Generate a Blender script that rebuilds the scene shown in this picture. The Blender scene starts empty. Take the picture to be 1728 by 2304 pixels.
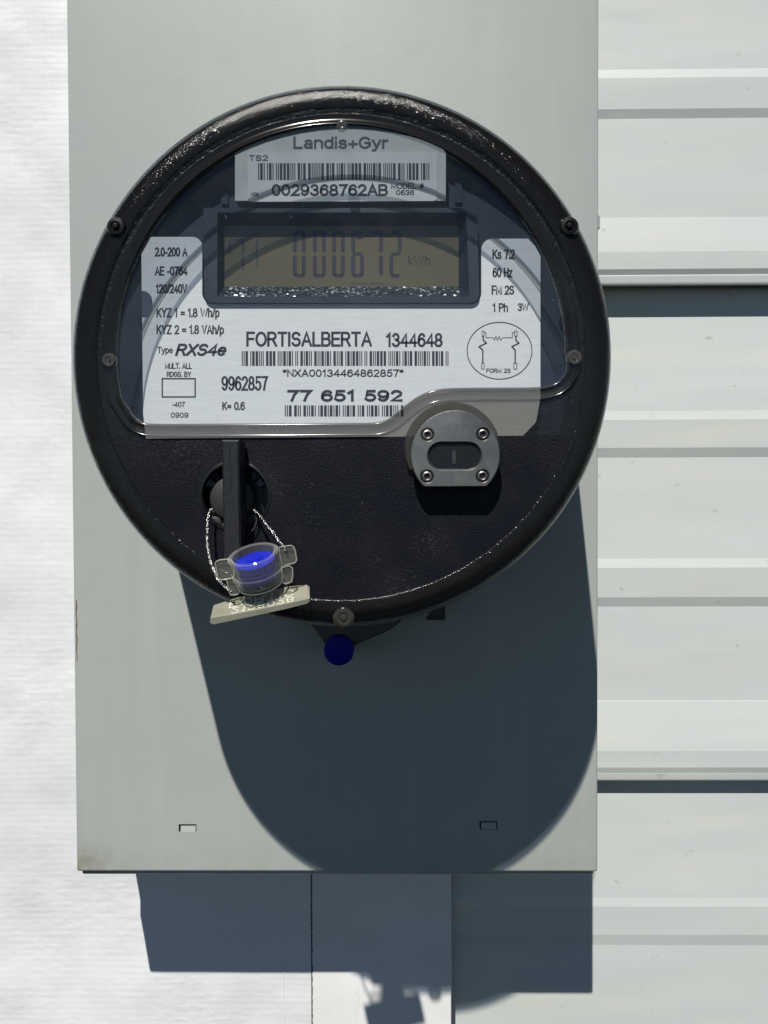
import bpy, math, random
from mathutils import Vector, Matrix
from mathutils.geometry import tessellate_polygon
random.seed(7)
S = bpy.context.scene
COL = S.collection
MM = 0.001
R = math.radians

# ------------------------------------------------------------------ camera
# world: x right, z up, the wall face looks along -y; millimetres are scaled to metres;
# the origin is the meter's axis where it meets the face of the grey box.
YAW, PITCH, ROLL, FPX = R(-0.574), R(1.0847), R(0.230), 1731.0
CAM = Vector((16.42, -351.34, -45.72))
_f = Vector((math.sin(YAW)*math.cos(PITCH), math.cos(YAW)*math.cos(PITCH), -math.sin(PITCH)))
_r = Vector((math.cos(YAW), -math.sin(YAW), 0)); _u = _r.cross(_f)
AR = math.cos(ROLL)*_r - math.sin(ROLL)*_u
AU = math.sin(ROLL)*_r + math.cos(ROLL)*_u
cd = bpy.data.cameras.new('camera'); cam = bpy.data.objects.new('camera', cd); COL.objects.link(cam)
cam.matrix_world = Matrix(((AR.x, AU.x, -_f.x, CAM.x*MM), (AR.y, AU.y, -_f.y, CAM.y*MM), (AR.z, AU.z, -_f.z, CAM.z*MM), (0, 0, 0, 1)))
cd.sensor_fit = 'VERTICAL'; cd.sensor_height = 24.0; cd.lens = 24.0*FPX/2304
cd.clip_start = 0.005; cd.clip_end = 100
S.camera = cam

# ------------------------------------------------------------------ sky and sun
SUN_DIR = Vector((0.2344, 1.0, -1.412)).normalized()
w = bpy.data.worlds.new("World"); S.world = w; w.use_nodes = True
nt = w.node_tree; nt.nodes.clear()
sky = nt.nodes.new('ShaderNodeTexSky'); sky.sky_type = 'NISHITA'; sky.sun_disc = False; sky.dust_density = 0.0; sky.ozone_density = 1.8; sky.air_density = 0.55
sky.sun_elevation = math.asin(-SUN_DIR.z); sky.sun_rotation = math.atan2(-SUN_DIR.x, -SUN_DIR.y)
bg = nt.nodes.new('ShaderNodeBackground'); bg.inputs[1].default_value = 0.05
wo = nt.nodes.new('ShaderNodeOutputWorld')
nt.links.new(sky.outputs[0], bg.inputs[0]); nt.links.new(bg.outputs[0], wo.inputs[0])
sl = bpy.data.lights.new('sun', 'SUN'); sl.energy = 5.0; sl.angle = R(0.53); sl.color = (1.0, 0.975, 0.93)
so = bpy.data.objects.new('sun', sl); COL.objects.link(so)
so.rotation_euler = SUN_DIR.to_track_quat('-Z', 'Y').to_euler(); so.location = (-0.5, -2, 3)
S.view_settings.view_transform = 'Standard'; S.view_settings.look = 'None'
S.view_settings.exposure = -0.13; S.view_settings.gamma = 1.0
S.cycles.transparent_max_bounces = 24; S.cycles.max_bounces = 10

# ------------------------------------------------------------------ helpers
def P(px, py, y):
    """point of the plane y (mm) seen at photograph pixel px,py -> Vector in mm"""
    v = _f + AR*((px-864)/FPX) - AU*((py-1152)/FPX)
    return CAM + v*((y-CAM.y)/v.y)
def CAMP(x, y, z):
    d = Vector((x, y, z))-CAM; k = d.dot(_f); return d.dot(AR)/k, d.dot(AU)/k
def XZ(px, py, y):
    p = P(px, py, y); return (p.x, p.z)
def mm_per_px(y): return (y-CAM.y)/FPX

def mesh_obj(name, verts, faces, mat, parent=None, smooth=False, uvs=None):
    me = bpy.data.meshes.new(name)
    me.from_pydata([(v[0]*MM, v[1]*MM, v[2]*MM) for v in verts], [], faces)
    me.update()
    if mat: me.materials.append(mat)
    if smooth:
        me.polygons.foreach_set('use_smooth', [True]*len(me.polygons))
    o = bpy.data.objects.new(name, me); COL.objects.link(o)
    if parent: o.parent = parent
    return o
def fix_normals(o):
    import bmesh
    bm = bmesh.new(); bm.from_mesh(o.data); bmesh.ops.remove_doubles(bm, verts=bm.verts, dist=1e-7)
    bmesh.ops.recalc_face_normals(bm, faces=bm.faces); bm.to_mesh(o.data); bm.free(); return o
def autosmooth(o, ang=35):
    import bmesh
    bm = bmesh.new(); bm.from_mesh(o.data); bmesh.ops.remove_doubles(bm, verts=bm.verts, dist=1e-7)
    bmesh.ops.recalc_face_normals(bm, faces=bm.faces)
    for f in bm.faces: f.smooth = True
    for e in bm.edges:
        if len(e.link_faces) != 2 or e.calc_face_angle(3) > R(ang): e.smooth = False
    bm.to_mesh(o.data); bm.free(); return o

class MB:
    def __init__(s): s.v = []; s.f = []
    def add(s, v, f):
        n = len(s.v); s.v += [tuple(a) for a in v]; s.f += [tuple(i+n for i in q) for q in f]
    def box(s, x0, x1, y0, y1, z0, z1):
        s.add([(x, y, z) for x in (x0, x1) for y in (y0, y1) for z in (z0, z1)],
              [(0,1,3,2),(4,6,7,5),(0,4,5,1),(2,3,7,6),(0,2,6,4),(1,5,7,3)])
    def tri(s, loops, y):
        flat = [p for l in loops for p in l]
        t = tessellate_polygon([[Vector((p[0], p[1], 0)) for p in l] for l in loops])
        s.add([(p[0], y, p[1]) for p in flat], [tuple(q) for q in t])
    def wall(s, a, ya, b, yb):
        n = len(a)
        s.add([(p[0], ya, p[1]) for p in a]+[(p[0], yb, p[1]) for p in b], [(i, (i+1) % n, n+(i+1) % n, n+i) for i in range(n)])
    def slab(s, outer, y0, y1, holes=(), ch=0.0, back=True):
        """plate with its front at y0 (towards the camera), chamfer ch on every front edge"""
        o0 = offset(outer, -ch) if ch else outer
        h0 = [offset(h, ch) if ch else h for h in holes]
        s.tri([o0]+h0, y0)
        if ch:
            s.wall(o0, y0, outer, y0+ch)
            for a, b in zip(h0, holes): s.wall(a, y0, b, y0+ch)
        s.wall(outer, y0+ch, outer, y1)
        for h in holes: s.wall(h, y0+ch, h, y1)
        if back: s.tri([outer]+list(holes), y1)
    def lathe(s, prof, cx=0, cz=0, seg=96, a0=0, a1=None):
        full = a1 is None
        n = seg if full else seg+1
        vs = []
        for k in range(n):
            a = a0+(2*math.pi if full else (a1-a0))*k/seg
            for r, y in prof: vs.append((cx+r*math.cos(a), y, cz+r*math.sin(a)))
        m = len(prof); fs = []
        for k in range(seg):
            k2 = (k+1) % n
            for j in range(m-1): fs.append((k*m+j, k2*m+j, k2*m+j+1, k*m+j+1))
        s.add(vs, fs)
    def tube(s, pts, r, seg=8, cap=True):
        pts = [Vector(p) for p in pts]; n = len(pts); vs = []
        t0 = (pts[1]-pts[0]).normalized(); up = t0.orthogonal().normalized()
        for i, p in enumerate(pts):
            t = (pts[min(i+1, n-1)]-pts[max(i-1, 0)]).normalized()
            up = (up - t*up.dot(t)).normalized(); sd = t.cross(up)
            rr = r[i] if isinstance(r, (list, tuple)) else r
            for k in range(seg):
                a = 2*math.pi*k/seg; vs.append(p+up*(rr*math.cos(a))+sd*(rr*math.sin(a)))
        fs = [(i*seg+k, i*seg+(k+1) % seg, (i+1)*seg+(k+1) % seg, (i+1)*seg+k) for i in range(n-1) for k in range(seg)]
        if cap: fs += [tuple(range(seg))[::-1], tuple((n-1)*seg+k for k in range(seg))]
        s.add(vs, fs)
    def build(s, name, mat, parent=None, smooth=None):
        o = mesh_obj(name, s.v, s.f, mat, parent)
        if smooth: autosmooth(o, smooth)
        else: fix_normals(o)
        return o

def area(l): return 0.5*sum(l[i][0]*l[(i+1) % len(l)][1]-l[(i+1) % len(l)][0]*l[i][1] for i in range(len(l)))
def ccw(l): return l if area(l) > 0 else l[::-1]
def offset(l, d):
    """grow (d>0) or shrink a closed outline; keeps the point count"""
    sg = 1 if area(l) > 0 else -1
    n = len(l); out = []
    for i in range(n):
        a, b, c = l[i-1], l[i], l[(i+1) % n]
        e1 = Vector((b[0]-a[0], b[1]-a[1])).normalized(); e2 = Vector((c[0]-b[0], c[1]-b[1])).normalized()
        n1 = Vector((e1.y, -e1.x))*sg; n2 = Vector((e2.y, -e2.x))*sg
        m = (n1+n2); m = m/max(m.length_squared/2, 0.35)
        out.append((b[0]+m.x*d, b[1]+m.y*d))
    return out
def circle(cx, cz, r, n=48, a0=0, a1=2*math.pi, rz=None):
    full = abs(a1-a0-2*math.pi) < 1e-6
    return [(cx+r*math.cos(a0+(a1-a0)*k/(n if full else n-1)), cz+(rz or r)*math.sin(a0+(a1-a0)*k/(n if full else n-1))) for k in range(n)]
def rrect(x0, x1, z0, z1, r, n=6):
    out = []
    for cx, cz, a in ((x1-r, z1-r, 0), (x0+r, z1-r, 90), (x0+r, z0+r, 180), (x1-r, z0+r, 270)):
        for k in range(n+1):
            t = R(a+90*k/n); out.append((cx+r*math.cos(t), cz+r*math.sin(t)))
    return out
def round_poly(pts, radii, n=6):
    """round the corners of a polygon: radii per corner"""
    out = []; N = len(pts)
    for i in range(N):
        a, b, c = Vector(pts[i-1]), Vector(pts[i]), Vector(pts[(i+1) % N]); r = radii[i]
        if r <= 0: out.append(tuple(b)); continue
        d1 = (a-b).normalized(); d2 = (c-b).normalized()
        half = d1.angle(d2)/2; t = min(r/math.tan(half), (a-b).length*.49, (c-b).length*.49); rr = t*math.tan(half)
        p1 = b+d1*t; p2 = b+d2*t; ce = b+(d1+d2).normalized()*(rr/math.sin(half))
        a1 = math.atan2(p1.y-ce.y, p1.x-ce.x); a2 = math.atan2(p2.y-ce.y, p2.x-ce.x)
        da = (a2-a1+math.pi) % (2*math.pi)-math.pi
        for k in range(n+1):
            q = a1+da*k/n; out.append((ce.x+rr*math.cos(q), ce.y+rr*math.sin(q)))
    return out
def catmull(pts, n=6, closed=False):
    pts = [Vector(p) for p in pts]; N = len(pts); out = []
    for i in range(N if closed else N-1):
        if closed: a, b, c, d = pts[i-1], pts[i], pts[(i+1) % N], pts[(i+2) % N]
        else: a, b, c, d = pts[max(i-1, 0)], pts[i], pts[i+1], pts[min(i+2, N-1)]
        for k in range(n):
            t = k/n
            out.append(0.5*((2*b)+(c-a)*t+(2*a-5*b+4*c-d)*t*t+(3*b-a-3*c+d)*t**3))
    if not closed: out.append(pts[-1])
    return out

def thing(name, label, cat, loc=(0, 0, 0), group=None):
    o = bpy.data.objects.new(name, None); COL.objects.link(o); o.empty_display_size = 0.02
    o.location = Vector(loc)*MM; o['label'] = label; o['category'] = cat
    if group: o['group'] = group
    return o
# parts are modelled in world millimetres: seat() gives a part its thing's frame
def seat(root):
    for c in list(root.children):
        c.matrix_parent_inverse = Matrix.Translation(-root.location)

# ------------------------------------------------------------------ materials
class Mat:
    def __init__(s, name):
        s.m = bpy.data.materials.new(name); s.m.use_nodes = True
        s.t = s.m.node_tree; s.t.nodes.clear(); s.out = s.n('ShaderNodeOutputMaterial')
        s.tc = s.n('ShaderNodeTexCoord')
    def n(s, k, **kw):
        x = s.t.nodes.new(k)
        for a, b in kw.items(): setattr(x, a, b)
        return x
    def l(s, a, b): s.t.links.new(a, b)
    def noise(s, scale, detail=4, rough=.55, stretch=None, off=(0, 0, 0)):
        x = s.n('ShaderNodeTexNoise'); x.inputs['Scale'].default_value = scale; x.inputs['Detail'].default_value = detail
        x.inputs['Roughness'].default_value = rough
        mp = s.n('ShaderNodeMapping'); mp.inputs['Scale'].default_value = stretch or (1, 1, 1); mp.inputs['Location'].default_value = off
        s.l(s.tc.outputs['Object'], mp.inputs[0]); s.l(mp.outputs[0], x.inputs['Vector']); return x.outputs['Fac']
    def ramp(s, src, stops):
        x = s.n('ShaderNodeValToRGB'); e = x.color_ramp.elements
        while len(e) < len(stops): e.new(0.5)
        for q, (p, c) in zip(e, stops):
            q.position = p; q.color = (c if isinstance(c, tuple) else (c, c, c)) + (1,)
        s.l(src, x.inputs[0]); return x.outputs[0]
    def mixc(s, fac, a, b, mode='MIX'):
        x = s.n('ShaderNodeMix', data_type='RGBA', blend_type=mode)
        for sock, v in ((x.inputs[0], fac), (x.inputs[6], a), (x.inputs[7], b)):
            if hasattr(v, 'links'): s.l(v, sock)
            elif isinstance(v, tuple): sock.default_value = v+(1,)
            else: sock.default_value = v
        return x.outputs[2]
    def math(s, op, a, b=0.0):
        x = s.n('ShaderNodeMath', operation=op)
        for sock, v in ((x.inputs[0], a), (x.inputs[1], b)):
            if hasattr(v, 'links'): s.l(v, sock)
            else: sock.default_value = v
        return x.outputs[0]
    def bump(s, h, strength, dist, prev=None):
        x = s.n('ShaderNodeBump'); x.inputs['Strength'].default_value = strength; x.inputs['Distance'].default_value = dist
        s.l(h, x.inputs['Height'])
        if prev is not None: s.l(prev, x.inputs['Normal'])
        return x.outputs[0]
    def grain(s, scale, amount, prev=None):
        """tilts the normal cell by cell, as coarse moulded grain does"""
        v = s.n('ShaderNodeTexVoronoi'); v.inputs['Scale'].default_value = scale; s.l(s.tc.outputs['Object'], v.inputs['Vector'])
        a = s.n('ShaderNodeVectorMath', operation='SUBTRACT'); s.l(v.outputs['Color'], a.inputs[0]); a.inputs[1].default_value = (.5, .5, .5)
        b = s.n('ShaderNodeVectorMath', operation='SCALE'); s.l(a.outputs[0], b.inputs[0]); b.inputs['Scale'].default_value = amount
        g = s.n('ShaderNodeNewGeometry'); c = s.n('ShaderNodeVectorMath', operation='ADD')
        s.l(prev if prev is not None else g.outputs['Normal'], c.inputs[0]); s.l(b.outputs[0], c.inputs[1])
        d = s.n('ShaderNodeVectorMath', operation='NORMALIZE'); s.l(c.outputs[0], d.inputs[0]); return d.outputs[0]
    def bsdf(s, col, rough=.5, metal=0, nrm=None, spec=.5, **kw):
        b = s.n('ShaderNodeBsdfPrincipled')
        for key, v in (('Base Color', col), ('Roughness', rough), ('Metallic', metal), ('Specular IOR Level', spec)):
            if hasattr(v, 'links'): s.l(v, b.inputs[key])
            elif isinstance(v, tuple): b.inputs[key].default_value = v+(1,)
            else: b.inputs[key].default_value = v
        for key, v in kw.items(): b.inputs[key.replace('_', ' ')].default_value = v
        if nrm is not None: s.l(nrm, b.inputs['Normal'])
        return b.outputs[0]
    def end(s, sh): s.l(sh, s.out.inputs[0]); return s.m
    def mixs(s, fac, a, b):
        x = s.n('ShaderNodeMixShader')
        if hasattr(fac, 'links'): s.l(fac, x.inputs[0])
        else: x.inputs[0].default_value = fac
        s.l(a, x.inputs[1]); s.l(b, x.inputs[2]); return x.outputs[0]
    def transp(s, c):
        x = s.n('ShaderNodeBsdfTransparent'); x.inputs[0].default_value = c+(1,); return x.outputs[0]

def m_box_paint():
    m = Mat('grey_green_box_paint')
    big = m.noise(7, 3); fine = m.noise(60, 4, .6)
    c = m.mixc(m.ramp(big, [(.3, 0.0), (.7, 1.0)]), (.420, .450, .425), (.465, .490, .458))
    c = m.mixc(m.math('MULTIPLY', m.ramp(fine, [(.45, 0.0), (.75, 1.0)]), .20), c, (.38, .39, .34))
    # rain streaks and wiped dust
    st = m.ramp(m.noise(1, 4, .6, stretch=(70, 1, 5), off=(4, 0, 1)), [(.50, 0.0), (.75, .20)])
    c = m.mixc(st, c, (.58, .59, .55))
    sc = m.ramp(m.noise(1, 5, .8, stretch=(160, 1, 22), off=(1, 5, 9)), [(.70, 0.0), (.73, .30)]); c = m.mixc(sc, c, (.33, .34, .30))
    # grime that has settled along the lower edge and in the left corner
    sep = m.n('ShaderNodeSeparateXYZ'); m.l(m.tc.outputs['Object'], sep.inputs[0])
    g1 = m.ramp(m.math('MULTIPLY', m.math('ADD', sep.outputs['Z'], .2139), 40.0), [(.0, .75), (.35, .12), (1.0, 0.0)])
    g2 = m.ramp(m.math('MULTIPLY', m.math('ADD', sep.outputs['X'], .130), 30.0), [(.0, 1.0), (.6, .25), (1.0, .15)])
    gr = m.math('MULTIPLY', m.math('MULTIPLY', g1, g2), m.ramp(m.noise(110, 5, .7, off=(2, 2, 8)), [(.35, 0.2), (.62, 1.0)]))
    c = m.mixc(gr, c, (.20, .17, .09))
    sp = m.noise(150, 2, .5, off=(3, 1, 2)); c = m.mixc(m.ramp(sp, [(.775, 0.0), (.80, .55)]), c, (.16, .15, .12))
    pe = m.bump(m.noise(900, 2), .12, .0003); pe = m.bump(m.noise(9, 2), .12, .006, pe)
    return m.end(m.bsdf(c, m.ramp(fine, [(.3, .36), (.7, .50)]), nrm=pe))
def m_simple(name, col, rough=.5, metal=0, bumpscale=None, bs=.2, bd=.0003, spec=.5, var=0.0, **kw):
    m = Mat(name); c = col
    if var: c = m.mixc(m.ramp(m.noise(120, 5), [(.3, 0.0), (.7, 1.0)]), tuple(x*(1-var) for x in col), tuple(min(1, x*(1+var)) for x in col))
    return m.end(m.bsdf(c, rough, metal, m.bump(m.noise(bumpscale, 3), bs, bd) if bumpscale else None, spec, **kw))
def m_navy(name='navy_moulded_plastic', col=(.010, .019, .034), rough=.5, bumps=1500, bs=.25):
    m = Mat(name)
    c = m.mixc(m.ramp(m.noise(60, 4), [(.35, 0.0), (.7, 1.0)]), col, tuple(x*1.5+.003 for x in col))
    return m.end(m.bsdf(c, rough, nrm=m.bump(m.noise(bumps, 3), bs, .0003)))
def m_lower():
    m = Mat('pebbled_navy_plastic')
    c = m.mixc(m.ramp(m.noise(45, 5), [(.35, 0.0), (.75, 1.0)]), (.0030, .0040, .0090), (.0052, .0062, .0108))
    dust = m.ramp(m.noise(700, 4, .75, off=(5, 2, 1)), [(.67, 0.0), (.73, .55)])
    dz = m.ramp(m.noise(26, 3, off=(1, 0, 4)), [(.42, 0.0), (.68, 1.0)])
    c = m.mixc(m.math('MULTIPLY', dust, dz), c, (.35, .37, .38))
    # scuffed dusty spots and a thin film of dust
    for cx_, cz_, r_ in ((.0292, -.0603, .0075), (-.031, -.040, .014), (-.052, -.024, .020), (.020, -.078, .012)):
        d = m.n('ShaderNodeVectorMath', operation='DISTANCE'); m.l(m.tc.outputs['Object'], d.inputs[0]); d.inputs[1].default_value = (cx_, -.1023, cz_)
        k = m.math('MULTIPLY', m.ramp(m.math('DIVIDE', d.outputs['Value'], r_), [(0.0, 1.0), (1.0, 0.0)]), m.ramp(m.noise(900, 5, .8, off=(cz_*90, 1, 2)), [(.52, 0.0), (.66, .5)]))
        c = m.mixc(k, c, (.13, .12, .125))
    c = m.mixc(m.ramp(m.noise(38, 5, .7, off=(7, 7, 7)), [(.45, 0.0), (.8, .09)]), c, (.11, .11, .11))
    v = m.n('ShaderNodeTexVoronoi'); v.inputs['Scale'].default_value = 1100; m.l(m.tc.outputs['Object'], v.inputs['Vector'])
    b = m.bump(m.noise(1900, 4, .7), .55, .0004)
    return m.end(m.bsdf(c, .44, nrm=b, spec=.24))
def m_smoke(name, tint, trans, col=(.02, .019, .017), rough=.22, bumps=None, bs=.5, bd=.0004, spec=.5, grain=None):
    """smoked clear plastic in a thin shell: lets part of the light straight through"""
    m = Mat(name)
    nr = m.bump(m.noise(bumps, 3, .6), bs, bd) if bumps else None
    if grain: nr = m.grain(grain[0], grain[1], nr)
    g = m.n('ShaderNodeBsdfGlossy'); g.inputs['Roughness'].default_value = rough
    if nr is not None: m.l(nr, g.inputs['Normal'])
    body = m.mixs(trans, m.bsdf(col, .6, nrm=nr, spec=0.0), m.transp(tint))
    lw = m.n('ShaderNodeLayerWeight'); lw.inputs[0].default_value = .5
    if nr is not None: m.l(nr, lw.inputs['Normal'])
    fr = m.math('ADD', spec*.09, m.math('MULTIPLY', m.math('POWER', lw.outputs['Facing'], 5.0), .8))
    return m.end(m.mixs(fr, body, g.outputs[0]))
def m_pane():
    m = Mat('clear_window_plastic')
    g = m.n('ShaderNodeBsdfGlossy'); g.inputs['Roughness'].default_value = .03; g.inputs[0].default_value = (1, 1, 1, 1)
    lw = m.n('ShaderNodeLayerWeight'); lw.inputs[0].default_value = .5
    fr = m.math('ADD', .025, m.math('MULTIPLY', m.math('POWER', lw.outputs['Facing'], 5.0), .9))
    nb = m.bump(m.noise(40, 2), .05, .001); m.l(nb, g.inputs['Normal'])
    base = m.mixs(fr, m.transp((.96, .97, .975)), g.outputs[0])
    # dust film and flecks lying on the outside
    haze = m.ramp(m.noise(30, 5, .7), [(.35, 0.004), (.8, .022)])
    fl = m.ramp(m.noise(420, 4, .75, off=(9, 0, 3)), [(.70, 0.0), (.74, .6)])
    fz = m.ramp(m.noise(28, 2, off=(0, 0, 7)), [(.48, 0.0), (.62, 1.0)])
    d = m.n('ShaderNodeBsdfDiffuse'); d.inputs[0].default_value = (.62, .66, .70, 1)
    return m.end(m.mixs(m.math('MAXIMUM', haze, m.math('MULTIPLY', fl, fz)), base, d.outputs[0]))
def m_plate():
    m = Mat('brushed_white_aluminium')
    n = m.noise(90, 6, .7, stretch=(1, 1, 9)); n2 = m.noise(25, 4, .6)
    c = m.mixc(m.ramp(n, [(.3, 0.0), (.75, 1.0)]), (.76, .77, .77), (.89, .90, .90))
    c = m.mixc(m.ramp(n2, [(.62, 0.0), (.72, .25)]), c, (.55, .56, .56))
    scr = m.ramp(m.noise(55, 5, .8, stretch=(1, 1, 1), off=(4, 4, 4)), [(.715, 0.0), (.735, .35)])
    c = m.mixc(scr, c, (.4, .4, .4))
    return m.end(m.bsdf(c, .5, .05, m.bump(n, .08, .0002)))
def m_steel():
    m = Mat('brushed_steel')
    n = m.noise(160, 6, .7, stretch=(1, 1, 1)); n2 = m.noise(60, 4, .65, off=(2, 2, 2))
    c = m.mixc(m.ramp(n2, [(.3, 0.0), (.75, 1.0)]), (.21, .21, .20), (.38, .375, .35))
    return m.end(m.bsdf(c, m.ramp(n, [(.3, .30), (.7, .48)]), .85, m.bump(m.noise(900, 3), .12, .0002)))
def m_glitter():
    m = Mat('coarse_glossy_navy_plastic')
    return m.end(m.bsdf((.020, .030, .042), .22, nrm=m.grain(1250, 1.5), spec=.4))
def m_wrap():
    m = Mat('white_woven_sheeting')
    th = m.noise(1, 1.2, .5, stretch=(85, 1, 235)); th2 = m.noise(1, 1.5, .5, stretch=(170, 1, 300), off=(3, 3, 3))
    ver = m.noise(1, 1.2, .5, stretch=(420, 1, 60), off=(1, 1, 1))
    patch = m.ramp(m.noise(16, 3, .6, off=(6, 2, 2)), [(.35, 0.15), (.65, 1.0)])
    wv = m.n('ShaderNodeTexWave', wave_type='BANDS', bands_direction='Z'); wv.inputs['Scale'].default_value = 95; wv.inputs['Distortion'].default_value = 1.2; wv.inputs['Detail Scale'].default_value = .6
    m.l(m.tc.outputs['Object'], wv.inputs['Vector'])
    wx = m.n('ShaderNodeTexWave', wave_type='BANDS', bands_direction='X'); wx.inputs['Scale'].default_value = 80; wx.inputs['Distortion'].default_value = 1.5; wx.inputs['Detail Scale'].default_value = .6
    m.l(m.tc.outputs['Object'], wx.inputs['Vector'])
    h = m.math('ADD', m.math('MULTIPLY', th, .7), m.math('ADD', m.math('MULTIPLY', th2, .7), m.math('MULTIPLY', ver, .5)))
    h = m.math('ADD', m.math('MULTIPLY', h, patch), m.math('MULTIPLY', m.math('ADD', wv.outputs['Fac'], m.math('MULTIPLY', wx.outputs['Fac'], .7)), .07))
    c = m.mixc(m.ramp(th2, [(.3, 0.0), (.7, 1.0)]), (.84, .85, .855), (.875, .88, .875))
    c = m.mixc(m.ramp(m.noise(110, 3, .6, stretch=(1, 1, 3), off=(8, 1, 5)), [(.77, 0.0), (.80, .4)]), c, (.35, .35, .33))
    big = m.noise(13, 2, .5, stretch=(1, 1, .7))
    nb = m.bump(h, .27, .0011); nb = m.bump(big, .60, .014, nb)
    return m.end(m.bsdf(c, .40, nrm=nb))
def m_board():
    m = Mat('white_painted_trim')
    c = m.mixc(m.ramp(m.noise(1, 5, .7, stretch=(30, 1, 30)), [(.4, 0.0), (.75, 1.0)]), (.86, .86, .845), (.76, .755, .72))
    c = m.mixc(m.ramp(m.noise(1, 4, .7, stretch=(70, 1, 14), off=(2, 0, 5)), [(.64, 0.0), (.75, .35)]), c, (.45, .43, .36))
    return m.end(m.bsdf(c, .5, nrm=m.bump(m.noise(300, 3), .08, .0004)))
def m_siding():
    m = Mat('white_siding_paint')
    n = m.noise(6, 4, .6); c = m.mixc(m.ramp(n, [(.35, 0.0), (.7, 1.0)]), (.615, .655, .635), (.655, .68, .65))
    sp = m.ramp(m.noise(95, 3, .65, stretch=(1, 1, 1.6), off=(2, 7, 1)), [(.675, 0.0), (.74, .5)])
    c = m.mixc(sp, c, (.36, .35, .29))
    y = m.ramp(m.noise(1, 3, .6, stretch=(9, 1, 50), off=(0, 0, 1)), [(.48, 0.0), (.75, .5)])
    c = m.mixc(y, c, (.72, .71, .60))
    nb = m.bump(m.noise(500, 3), .10, .0003); nb = m.bump(m.noise(1, 2, .5, stretch=(5, 1, 22)), .35, .004, nb)
    return m.end(m.bsdf(c, .46, nrm=nb))
M = dict(
    box=m_box_paint(), wrap=m_wrap(), board=m_board(), siding=m_siding(), plate=m_plate(), steel=m_steel(), pane=m_pane(),
    lower=m_lower(), navy=m_navy(), bezel=m_navy('navy_bezel_plastic', (.008, .017, .032), .6, 900, .2),
    glitter=m_glitter(),
    rim=m_smoke('smoked_textured_plastic', (.84, .92, 1.0), .50, (.015, .0135, .0105), .13, 1500, .40, .0005, .5, (1700, .13)),
    ridgetop=m_smoke('smoked_clear_plastic', (.90, .95, 1.0), .60, (.030, .029, .026), .14),
    ridge=m_smoke('smoked_smooth_plastic', (.90, .90, .87), .20, (.05, .048, .043), .14),
    strip=m_smoke('smoked_frosted_plastic', (.92, .90, .84), .32, (.012, .012, .014), .30, 500, .5, .0008),
    black=m_simple('black_plastic', (.008, .009, .012), .35, bumpscale=800, bs=.15),
    lever=m_simple('black_lever_plastic', (.022, .023, .024), .38, bumpscale=700, bs=.3, var=.3),
    dome=m_simple('dark_grey_plastic', (.034, .036, .033), .55, bumpscale=700, bs=.15),
    ink=m_simple('dark_ink', (.022, .024, .035), .6), lcdink=m_simple('display_segment', (.028, .030, .040), .4),
    ghost=m_simple('faded_display_segment', (.042, .044, .046), .4), outline=m_simple('thin_ink', (.03, .032, .04), .6),
    sticker=m_simple('silver_white_label', (.72, .73, .71), .42, var=.06), upper=m_simple('dull_silver_plate', (.60, .61, .58), .42, .15, var=.1),
    grey_ink=m_simple('grey_ink', (.075, .08, .095), .6),
    tag=m_simple('milky_tag_plastic', (.31, .305, .235), .35, bumpscale=500, bs=.15, var=.12), tagtext=m_simple('raised_tag_lettering', (.74, .73, .62), .4),
    blue=m_simple('blue_plastic', (.015, .025, .50), .25), plug=m_simple('deep_blue_plastic', (.004, .004, .33), .5, spec=.2),
    wire=m_simple('twisted_steel_wire', (.62, .61, .58), .25, 1, bumpscale=1500, bs=.8, bd=.001),
    rust=m_simple('rust', (.20, .10, .045), .9, bumpscale=600, var=.5), seam=m_simple('dark_seam', (.10, .08, .055), .9, bumpscale=500, var=.6),
    ring=m_simple('dull_dark_steel', (.10, .10, .095), .55, .5), backing=m_simple('dark_sheathing', (.03, .03, .03), .9),
)
def m_clear():
    m = Mat('clear_seal_plastic')
    g = m.bsdf((.70, .70, .64), .10, nrm=m.bump(m.noise(300, 2), .25, .0006), spec=.8)
    lw = m.n('ShaderNodeLayerWeight'); lw.inputs[0].default_value = .42
    f = m.ramp(lw.outputs['Facing'], [(.0, .93), (.5, .84), (1.0, .15)])
    return m.end(m.mixs(f, g, m.transp((.95, .95, .91))))
M['clear'] = m_clear()
M['mark'] = m_simple('very_faded_segment', (.085, .078, .055), .4)
M['edgelight'] = m_simple('pale_edge_highlight', (.42, .42, .36), .15, Alpha=.75)  # pale colour stands in for the light that clear plastic edges catch
def m_lcd():
    m = Mat('display_glass')
    sep = m.n('ShaderNodeSeparateXYZ'); m.l(m.tc.outputs['Object'], sep.inputs[0])
    c = m.mixc(m.ramp(m.noise(40, 3, .5), [(.35, 0.0), (.7, 1.0)]), (.125, .112, .068), (.148, .128, .076))
    return m.end(m.bsdf(c, .22))
M['lcd'] = m_lcd()

# ------------------------------------------------------------------ setting: the wall behind
YB = 62.0
def siding(points, name='siding_panel'):
    vs = []; x0 = XZ(1008, 1500, 74)[0]; x1 = 620.0
    prof = [(P(1350, py, yy).z, yy) for py, yy in points]
    # thin sheet with a back, 1 mm thick
    n = len(prof); V = []
    for x in (x0, x1):
        for z, y in prof: V.append((x, y, z))
        for z, y in prof: V.append((x, y+1.0, z))
    F = []
    for i in range(n-1):
        F.append((i, i+1, 2*n+i+1, 2*n+i)); F.append((n+i, 3*n+i, 3*n+i+1, n+i+1))
        F.append((i, n+i, n+i+1, i+1)); F.append((2*n+i, 2*n+i+1, 3*n+i+1, 3*n+i))
    F.append((0, 2*n, 3*n, n)); F.append((n-1, 2*n-1, 4*n-1, 3*n-1))
    return V, F
wall = thing('siding_wall', 'white horizontal ribbed siding panels to the right of the grey box', 'wall', (330, YB+20, -46))
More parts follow.
